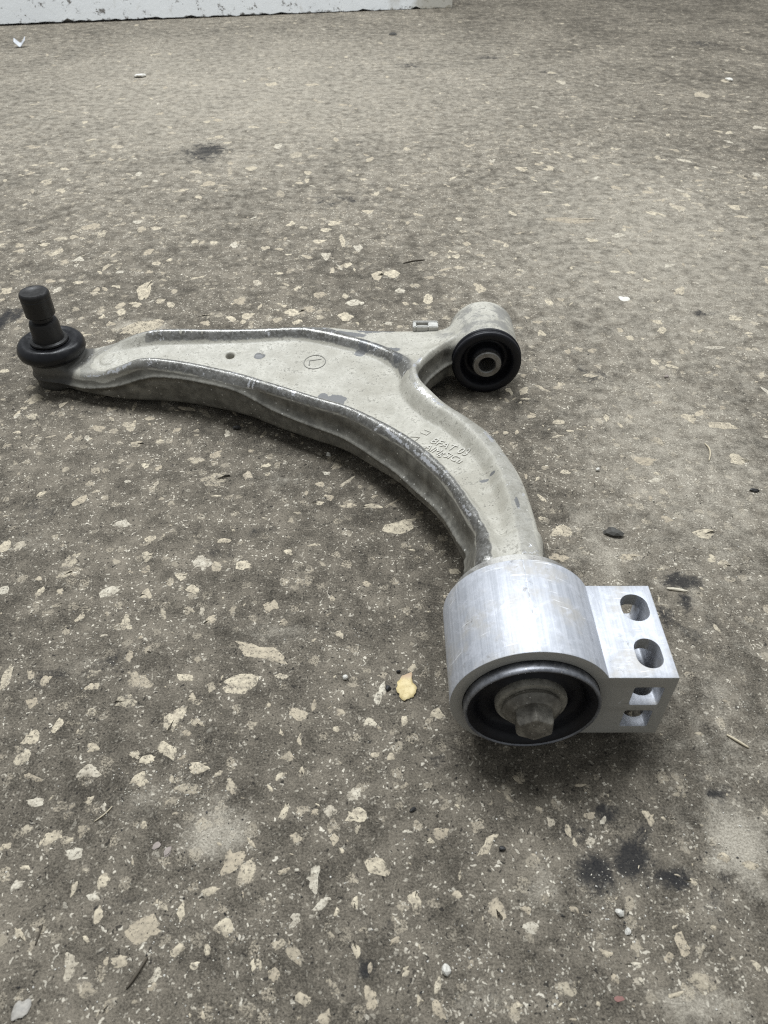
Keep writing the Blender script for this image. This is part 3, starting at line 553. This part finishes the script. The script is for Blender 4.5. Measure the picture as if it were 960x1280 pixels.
hm2.name = 'rear_mount_housing'; hm2.materials.clear()
def mat_alu():
    s = NT('bare_extruded_aluminium'); p = s.obj()
    ln = s.noise(s.vmul(p, (520, 9, 520)), 1, 5, .65)                    # die lines along the extrusion
    cl = s.noise(p, 42, 5, .6); f = s.noise(p, 380, 5, .7)
    c = s.mix(s.step(ln, .3, .7), (.385, .40, .435), (.50, .515, .555)); c = s.mix(s.step(cl, .46, .64, 0, .65), c, (.45, .425, .385)); c = s.mix(s.step(s.noise(s.warp(p, 50, .02), 140, 6, .75), .48, .66, 0, .7), c, (.57, .585, .635)); c = s.mul(c, s.mix(f, (.84,) * 3, (1.12,) * 3))
    # saw marks on the cut ends: only where the face looks along the extrusion
    nz = s.n('SeparateXYZ', {'Vector': s.n('TexCoord').outputs['Normal']}).outputs['Y']
    end = s.step(s.m_('ABSOLUTE', nz), .8, .95)
    saw = s.noise(s.vmul(p, (260, 1, 900)), 1, 4, .6)
    c = s.mix(end, c, s.mix(saw, (.34, .33, .30), (.46, .445, .41)))
    # scratches
    sc_ = s.noise(s.vmul(s.warp(p, 30, .01), (60, 900, 60)), 1, 2, .5); sk = s.m_('MULTIPLY', s.step(sc_, .66, .70), s.step(cl, .45, .58))
    c = s.mix(s.m_('MULTIPLY', sk, .6), c, (.88, .89, .92))
    dk = s.step(s.noise(s.warp(p, 60, .012), 110, 6, .8), .63, .68)
    c = s.mix(s.m_('MULTIPLY', dk, .65), c, (.18, .17, .16))
    h = s.m_('ADD', s.m_('MULTIPLY', s.mix(end, ln, saw), .8), s.m_('MULTIPLY', f, .4))
    ro = s.m_('ADD', s.step(cl, .3, .7, .50, .64), s.m_('MULTIPLY', end, .12))
    bv = s.n('Bevel', {'Radius': .0004}, samples=4).outputs[0]
    return s.out(c, ro, .38, s.bump(h, .26, .0005, bv))
ALU = mat_alu()
rm = part('rear_mount_housing', hm2, ALU, loc=RM, smooth='angle', label='bare silver aluminium bushing housing with slotted side plate')
# scribe line along the top of the barrel
V, F = [], []
for k, a in enumerate((91.2, 92.0)):
    for y in (.0006, LEN - .0006): V.append((.04183 * math.cos(math.radians(a)), y, .04183 * math.sin(math.radians(a))))
me = mesh_np('die_line', V + [(x, y, z + .00025) for x, y, z in V], [(4, 6, 7, 5), (0, 2, 6, 4), (1, 5, 7, 3), (0, 4, 5, 1), (2, 3, 7, 6), (0, 1, 3, 2)])
part('die_line', me, mat_plain('polished_line', (.86, .88, .92), .25, .7, .2, 200), rm, RM, smooth=None)
SLV = mat_grimy('bushing_sleeve_steel', (.15, .155, .17), (.27, .275, .295), .6, .42)
part('bushing_sleeve', lathe('bushing_sleeve', [(.0345, .0), (.0350, .0), (.0350, .0046), (.0346, .0056), (.0340, .0060), (.0334, .0056), (.0330, .0046), (.0328, -.020)], 96, '-Y'), SLV, rm, RM, True)
part('rear_collar', lathe('rear_collar', [(.0340, -.0612), (.0368, -.0612), (.0368, -.0700), (.0360, -.0708), (.0, -.0708)], 96, '-Y'), mat_grimy('collar_alloy', (.26, .25, .235), (.42, .41, .385), .5, .5), rm, RM)
rb = part('bushing_rubber', lathe('bushing_rubber', [(.0334, .0052), (.0322, .0048), (.0300, .0034), (.0288, .0012), (.0280, -.0020), (.0258, -.0042), (.0225, -.0042), (.0200, -.0025), (.0175, .0)], 96, '-Y'), RUBB, rm, RM, True)
WS = mat_grimy('dusty_washer_steel', (.19, .178, .15), (.40, .375, .32), .2, .65)
WD = mat_grimy('dark_bolt_steel', (.12, .110, .094), (.30, .28, .24), .3, .55)
part('washer', lathe('washer', [(.0160, -.010), (.0178, -.004), (.0186, -.002), (.0186, .0012), (.0178, .0024), (.0, .0024)], 72, '-Y'), WS, rm, RM)
nut = part('flange_bolt', lathe('flange_bolt', [(.0140, .002), (.0150, .0030), (.0152, .0048), (.0144, .0060), (.0126, .0070), (.0110, .0082), (.0, .0082)], 72, '-Y'), WD, rm, RM, label='dirty flanged hexagon bolt')
V, F = [], []
def hexring(r, h, rotd, rr=0):
    b = len(V)
    for i in range(6): V.append((r * math.cos(math.radians(60 * i + rotd)), -h, r * math.sin(math.radians(60 * i + rotd))))
    return b
r0 = hexring(.0106, .0075, 34); r1 = hexring(.0106, .0150, 34); r2 = hexring(.0095, .0168, 34); r3 = hexring(.0086, .0171, 34)
for a, b in ((r0, r1), (r1, r2), (r2, r3)):
    for i in range(6): F.append((a + i, a + (i + 1) % 6, b + (i + 1) % 6, b + i))
F.append(tuple(r3 + i for i in range(6)))
me = mesh_np('hexagon_head', V, F); bm = bmesh.new(); bm.from_mesh(me); bmesh.ops.bevel(bm, geom=[e for e in bm.edges if e.is_manifold], offset=.0003, segments=1, affect='EDGES'); bmesh.ops.recalc_face_normals(bm, faces=bm.faces); bm.to_mesh(me); bm.free()
part('hexagon_head', me, WD, rm, RM, False)

# ------------------------------------------------------------------ white painted board standing at the back
A, B = Vector((-.919, 2.126, 0)), Vector((.178, 2.356, 0)); dr = (B - A).normalized(); A = A - dr * 1.1; Lb = (B - A).length
nx = 160; xs = np.linspace(0, Lb, nx); V, F = [], []
zbot = .006 - .005 * (xs / Lb) ** 2 + np.where(rng.random(nx) < .12, rng.uniform(0, .006, nx), 0) + rng.normal(0, .0006, nx)
for x, z in zip(xs, np.clip(zbot, .0005, 1)):
    b = x if x < Lb - .03 else x - (x - Lb + .03) * .25
    V += [(x, 0, z), (x, 0, .012), (b, 0, .16), (b, .038, .16), (x, .038, z)]
for i in range(nx - 1):
    a, b = 5 * i, 5 * i + 5
    for k in range(5): F.append((a + k, b + k, b + (k + 1) % 5, a + (k + 1) % 5))
F += [(4, 3, 2, 1, 0), tuple(5 * (nx - 1) + k for k in range(5))]
me = mesh_np('painted_board', V, F)
bm = bmesh.new(); bm.from_mesh(me); bmesh.ops.recalc_face_normals(bm, faces=bm.faces); bm.to_mesh(me); bm.free()
s = NT('chipped_white_paint'); p = s.obj(); n1 = s.noise(p, 9, 5, .6); n2 = s.noise(p, 60, 6, .7)
c = s.mix(n1, (.72, .74, .75), (.84, .86, .87))
c = s.mix(s.step(s.noise(s.vmul(p, (1, 1, .6)), 26, 6, .7), .58, .70, 0, .6), c, (.40, .37, .31))
chipm = s.step(s.noise(s.warp(p, 30, .02), 34, 7, .8), .585, .61)
c = s.mix(s.m_('MULTIPLY', chipm, .85), c, (.07, .055, .04))
zz = s.n('SeparateXYZ', {'Vector': p}); edge = s.m_('ADD', s.step(zz.outputs['Z'], .024, .002), s.m_('MULTIPLY', s.m_('SUBTRACT', n2, .5), 2.2))
c = s.mix(s.step(edge, .95, 1.2, 0, .9), c, (.06, .05, .038))
endm = s.m_('ADD', s.step(zz.outputs['X'], Lb - .30, Lb - .02), s.m_('MULTIPLY', s.m_('SUBTRACT', s.noise(p, 14, 4), .5), 1.4))
c = s.mix(s.step(endm, .45, .85, 0, .75), c, (.33, .30, .23))
bo = link('painted_board', me, s.out(c, .55, 0.0, s.bump(s.m_('SUBTRACT', n2, s.m_('MULTIPLY', chipm, 1.2)), .3, .002)), None, 'angle')
bo.location = A; bo.rotation_euler = (0, 0, math.atan2(dr.y, dr.x))
tag(bo, 'long chipped white painted board standing on edge at the back of the floor', 'board')

# ------------------------------------------------------------------ litter on the floor
def rock(name, x, y, sx, sy, sz, mat, label, cat, rz=0, seed=0, sub=2, amp=.34):
    rg = np.random.default_rng(seed + 50); bm = bmesh.new(); bmesh.ops.create_icosphere(bm, subdivisions=sub, radius=1)
    ph = rg.uniform(0, 6.28, (6, 3)); fr = rg.normal(0, 1.6, (6, 3))
    for v in bm.verts:
        k = 1 + amp * sum(math.sin(fr[q] @ np.array(v.co) + ph[q, 0]) for q in range(6)) / 2.2
        v.co = Vector((v.co.x * k * sx, v.co.y * k * sy, max(v.co.z * k, -.75) * sz))
    me = bpy.data.meshes.new(name); bm.to_mesh(me); bm.free()
    mz = min(v.co.z for v in me.vertices)
    o = link(name, me, mat, None, False); o.location = (x / 1000, y / 1000, -mz - .0001); o.rotation_euler = (0, 0, rz)
    return tag(o, label, cat)
WHT = mat_plain('white_stone', (.56, .54, .49), .6, 0, .2, 400)
BLK = mat_plain('black_crumb', (.022, .021, .020), .6, 0, .4, 600)
GRY = mat_plain('dark_pebble', (.055, .052, .045), .7, 0, .4, 500)
PIN = mat_plain('pinkish_stone', (.28, .24, .215), .8, 0, .5, 500)
REDM = mat_plain('red_paint_flake', (.22, .115, .10), .9, 0, .3, 500)
STRW = mat_plain('dry_straw', (.46, .40, .29), .7, 0, .3, 500)
TWG = mat_plain('dark_twig', (.075, .062, .045), .8, 0, .4, 500)
m = .001
rock('pebble', 163.8, 389.6, 6.5*m, 3.6*m, 3*m, GRY, 'dark grey pebble lying to the right of the arm above the silver housing', 'pebble', -.2, 1)
rock('pebble', -44.2, 477.6, 1.9*m, 1.7*m, 1.7*m, WHT, 'small round whitish pebble just below the middle of the arm', 'pebble', 0, 2)
rock('crumb', -123.1, 514.1, 3.2*m, 2.2*m, 2.0*m, BLK, 'black crumb in the shadow below the left half of the arm', 'crumb', .3, 3)
rock('pebble', -23.4, 265.4, 1.6*m, 1.5*m, 1.4*m, WHT, 'tiny white pebble to the left of the yellow leaf', 'pebble', 0, 4)
rock('pebble', 27.5, 110.3, 1.7*m, 2.3*m, 1.5*m, WHT, 'oval white pebble near the bottom middle of the photo', 'pebble', .2, 5)
rock('paint_flake', 102, 99.1, 2.4*m, 1.5*m, .25*m, REDM, 'faded red flake near the bottom right of the photo', 'flake', -.2, 6, 2, .6)
rock('paint_flake', -157, 95.2, 2.6*m, 4.6*m, .8*m, mat_plain('grey_white_flake', (.30, .28, .25), .6, 0, .9, 420), 'grey and white flake in the bottom left corner', 'flake', -.4, 7, 3)
rock('crumb', 2.6, 257.8, 1.3*m, 2.0*m, 1.2*m, BLK, 'black crumb beside the left edge of the yellow leaf', 'crumb', .5, 8)
rock('crumb', 9.0, 269.6, 1.3*m, .9*m, .9*m, BLK, 'tiny black crumb at the tip of the yellow leaf', 'crumb', 0, 9)
rock('seed', 15.3, 184.5, 2.0*m, 1.3*m, 1.0*m, BLK, 'black oval seed on the floor below the yellow leaf', 'seed', .4, 10)
rock('crumb', 58.6, 164.3, 1.8*m, 1.0*m, .9*m, BLK, 'flat black crumb on the floor below the silver housing', 'crumb', 0, 11)
rock('crumb', 280.7, 434.8, 3.2*m, 1.4*m, 1.3*m, BLK, 'black crumb near the right edge of the photo above the side plate', 'crumb', -.2, 12)
rock('pebble', 110.3, 134.0, 1.9*m, 1.6*m, 1.4*m, WHT, 'angular white pebble below the dark oil stains', 'pebble', 0, 13)
rock('pebble', 112.5, 126.2, 1.6*m, 1.2*m, 1.1*m, WHT, 'smaller pale pebble just below the angular white one', 'pebble', .8, 14)
rock('pebble', 167.3, 459.6, 1.5*m, 1.4*m, 1.3*m, WHT, 'tiny white pebble on the floor right of the curved arm', 'pebble', 0, 15)
rock('pebble', 257.4, 592.1, 2.2*m, 1.7*m, 1.6*m, PIN, 'small grey pebble on the floor right of the front bushing', 'pebble', 0, 16)
rock('pebble', -113.5, 165.9, 2.2*m, 1.5*m, .5*m, PIN, 'pinkish stone chip left of the other pinkish chip at lower left', 'pebble', .5, 17, 2, .6)
rock('pebble', -106.8, 162.7, 1.8*m, 2.2*m, .5*m, PIN, 'pinkish stone chip right of the other pinkish chip at lower left', 'pebble', -.3, 18, 2, .6)
rock('stone_chip', 193.8, 335.0, 9*m, 1.6*m, 1.2*m, mat_plain('cream_stone', (.55, .50, .40), .7, 0, .3, 400), 'long cream stone chip in the dark stain behind the side plate', 'stone chip', -.12, 19)
rock('paint_flake', -474.9, 1656.1, 9*m, 9*m, 3.5*m, WHT, 'flat white flake on the floor in front of the white board', 'flake', .2, 20)
rock('paint_flake', 254.3, 745.1, 3.4*m, 3.4*m, .6*m, WHT, 'jagged white flake behind the front bushing on the right', 'flake', .9, 21, 3, .75)
rock('paint_flake', 657.5, 1626.4, 9*m, 6*m, 3*m, WHT, 'pale flake far back near the right edge of the photo', 'flake', -.2, 22)
rock('stone_chip', 20, 2030, 9*m, 7*m, 4*m, GRY, 'dark stone chip lying just before the white board', 'stone chip', .5, 23)
def stick(name, P, r, mat, label, cat):
    P = catmull(np.array(P) / 1000., 4, False); V, F = [], []; n = len(P)
    for i in range(n):
        t = P[min(i + 1, n - 1)] - P[max(i - 1, 0)]; t = t / np.linalg.norm(t); u = np.cross(t, (0, 0, 1)); u /= np.linalg.norm(u); v = np.cross(u, t)
        k = r * (.55 + .45 * math.sin(math.pi * (i + .6) / (n + .2)))
        V += [tuple(P[i] + k * (math.cos(a) * u + math.sin(a) * v)) for a in np.arange(6) * math.pi / 3]
    for i in range(n - 1):
        for q in range(6): F.append((6 * i + q, 6 * i + (q + 1) % 6, 6 * i + 6 + (q + 1) % 6, 6 * i + 6 + q))
    F += [tuple(range(6))[::-1], tuple(range(6 * n - 6, 6 * n))]
    return tag(link(name, mesh_np(name, V, F), mat, None, True), label, cat)
stick('twig', [(-113, 103, .6), (-110, 108, 1), (-106.5, 115.5, .7)], .00075, TWG, 'thin dark twig lying near the bottom left of the photo', 'twig')
stick('straw', [(-158.8, 120.5, .4), (-158.6, 125, .6), (-158.4, 129.5, .4)], .00045, TWG, 'short brown stalk near the left edge at the bottom', 'straw')
stick('wood_splinter', [(191.5, 227.5, .6), (196, 223.5, .9), (201, 219.5, .5)], .0008, STRW, 'pale wood splinter on the floor right of the side plate', 'splinter')
stick('straw', [(258, 471, .5), (261.5, 479, 1), (262.5, 486, 1.6), (261.5, 493, .8)], .0007, STRW, 'thin pale curved straw on the floor at the right', 'straw')
stick('straw', [(22, 829, .7), (33, 834, 1.2), (47, 838, .7)], .0008, TWG, 'thin reddish brown stalk on the floor behind the arm', 'straw')
stick('straw', [(8.3, 351, .4), (8.2, 356.7, .6), (8.1, 362, .4)], .0003, TWG, 'fine dark bristle left of the silver housing', 'straw')
stick('straw', [(-148, 178, .4), (-143.5, 182, .7), (-141, 186, .4)], .0004, STRW, 'short pale straw in the gritty patch at lower left', 'straw')
# white scrap of plastic, two folded wings
V, F = [], []
for i in range(9):
    t = i / 8
    for j in range(7):
        u = j / 6 - .5; V.append(((t - .45) * .046, u * .030 * (1 - .5 * (t - .5) ** 2 * 4 * .6) , .004 + abs(t - .45) * .040 + .010 * (u + .5) - .004 * math.sin(t * 3.1)))
for i in range(8):
    for j in range(6): F.append((i * 7 + j, i * 7 + 7 + j, i * 7 + 8 + j, i * 7 + j + 1))
me = mesh_np('plastic_scrap', V, F); me.transform(Matrix.Scale(.5, 4)); o = link('plastic_scrap', me, mat_plain('white_plastic', (.50, .51, .53), .5, 0, .06, 60), None, True)
md = o.modifiers.new('thickness', 'SOLIDIFY'); md.thickness = .0012
o.location = (-.792, 1.905, .0015); o.rotation_euler = (0, 0, .15); tag(o, 'folded scrap of white plastic on the floor below the white board', 'plastic scrap')
# yellow leaf
pts = [(513.6,841.5),(516.5,840.8),(518,843.5),(516.5,849),(518.5,854.5),(522,856.5),(524.5,861),(524,865.5),(522.5,868),(519.5,870.5),(518.5,872.5),(514.5,873),(512,875),(508,876),(504,877.5),(500,876.5),(497.5,872),(496.5,869),(493.2,867),(492.3,862.5),(493.8,858.5),(493,853.5),(497,850.5),(501,846.5),(505,845)]
pc = np.array(pts) - np.array([506, 860]); pc = pc * np.array([.000437, -.00053]) 
pc = pc * np.array([.84, 1.02]); n = len(pc); V = []; F = []; cen = pc.mean(0)
for k in (1, .66, .33): V += [(*(cen + (q - cen) * k + (rng.normal(0, .00018, 2) if k == 1 else 0)), .0007 + .0003 * k * math.sin(i * 1.1) * (k > .4) + .0004 * k) for i, q in enumerate(pc)]
V.append((*cen, .0006))
for a in (0, 1):
    for i in range(n): F.append((a * n + i, a * n + (i + 1) % n, (a + 1) * n + (i + 1) % n, (a + 1) * n + i))
F += [(2 * n + i, 2 * n + (i + 1) % n, 3 * n) for i in range(n)]
me = mesh_np('leaf', V, F); s = NT('dry_yellow_leaf'); p = s.obj(); n1 = s.noise(p, 350, 5, .7)
c = s.mix(s.step(n1, .3, .7), (.50, .39, .18), (.70, .58, .32)); yy = s.n('SeparateXYZ', {'Vector': p}).outputs['Y']
c = s.mix(s.step(yy, .004, .008), c, (.45, .33, .22)); c = s.mix(s.step(s.noise(p, 700, 4), .6, .68, 0, .6), c, (.33, .24, .08))
o = link('leaf', me, s.out(c, .6, 0.0, s.bump(n1, .4, .0006)), None, True); o.location = (.0125, .2588, .0)
md = o.modifiers.new('thickness', 'SOLIDIFY'); md.thickness = .0003; md.offset = 1
tag(o, 'small dry yellow leaf on the floor left of the silver housing', 'leaf')

# ------------------------------------------------------------------ loose grit
def grit(name, n, smin, smax, mat, label, clusters, spread):
    V, F = [], []
    cl = np.array(clusters)
    for i in range(n):
        if rng.random() < spread:
            y = .06 + 1.1 * rng.random() ** 2.0; x = rng.uniform(-1, 1) * (.11 + .52 * y)
        else:
            c = cl[rng.integers(len(cl))]; x, y = c[0] + rng.normal(0, c[2]), c[1] + rng.normal(0, c[2])
        r = smin + (smax - smin) * rng.random() ** 3
        b = len(V); d = rng.normal(0, .25, (6, 3)) + np.array([(1, 0, 0), (-1, 0, 0), (0, 1, 0), (0, -1, 0), (0, 0, .8), (0, 0, -.6)])
        V += [(x + r * q[0], y + r * q[1], r * .4 + r * q[2] * .8) for q in d]
        F += [(b, b + 2, b + 4), (b + 2, b + 1, b + 4), (b + 1, b + 3, b + 4), (b + 3, b, b + 4), (b + 2, b, b + 5), (b + 1, b + 2, b + 5), (b + 3, b + 1, b + 5), (b, b + 3, b + 5)]
    tag(link(name, mesh_np(name, V, F), mat, None, False), label, 'grit', kind='stuff')
CLS = [(-.105, .197, .010), (-.098, .128, .010), (.105, .140, .012), (.10, .130, .014), (-.09, .17, .014), (.04, .112, .012), (-.13, .20, .012), (.17, .165, .014), (-.03, .29, .014), (.075, .10, .012), (-.06, .12, .012), (.155, .12, .02), (.21, .25, .02), (.23, .40, .03), (.15, .375, .02), (.20, .20, .03), (-.25, .385, .02), (-.06, .44, .015), (-.18, .28, .02), (.23, .31, .03)]
grit('pale_grit', 5200, .00014, .00055, mat_plain('pale_grit', (.50, .47, .40), .7, 0, .3, 300), 'pale sandy grit scattered over the concrete', CLS, .55)
grit('white_grit', 700, .0002, .0006, WHT, 'bright white grains scattered over the concrete', CLS, .7)
grit('dark_grit', 1100, .0002, .0007, BLK, 'black grains scattered over the concrete', CLS, .75)
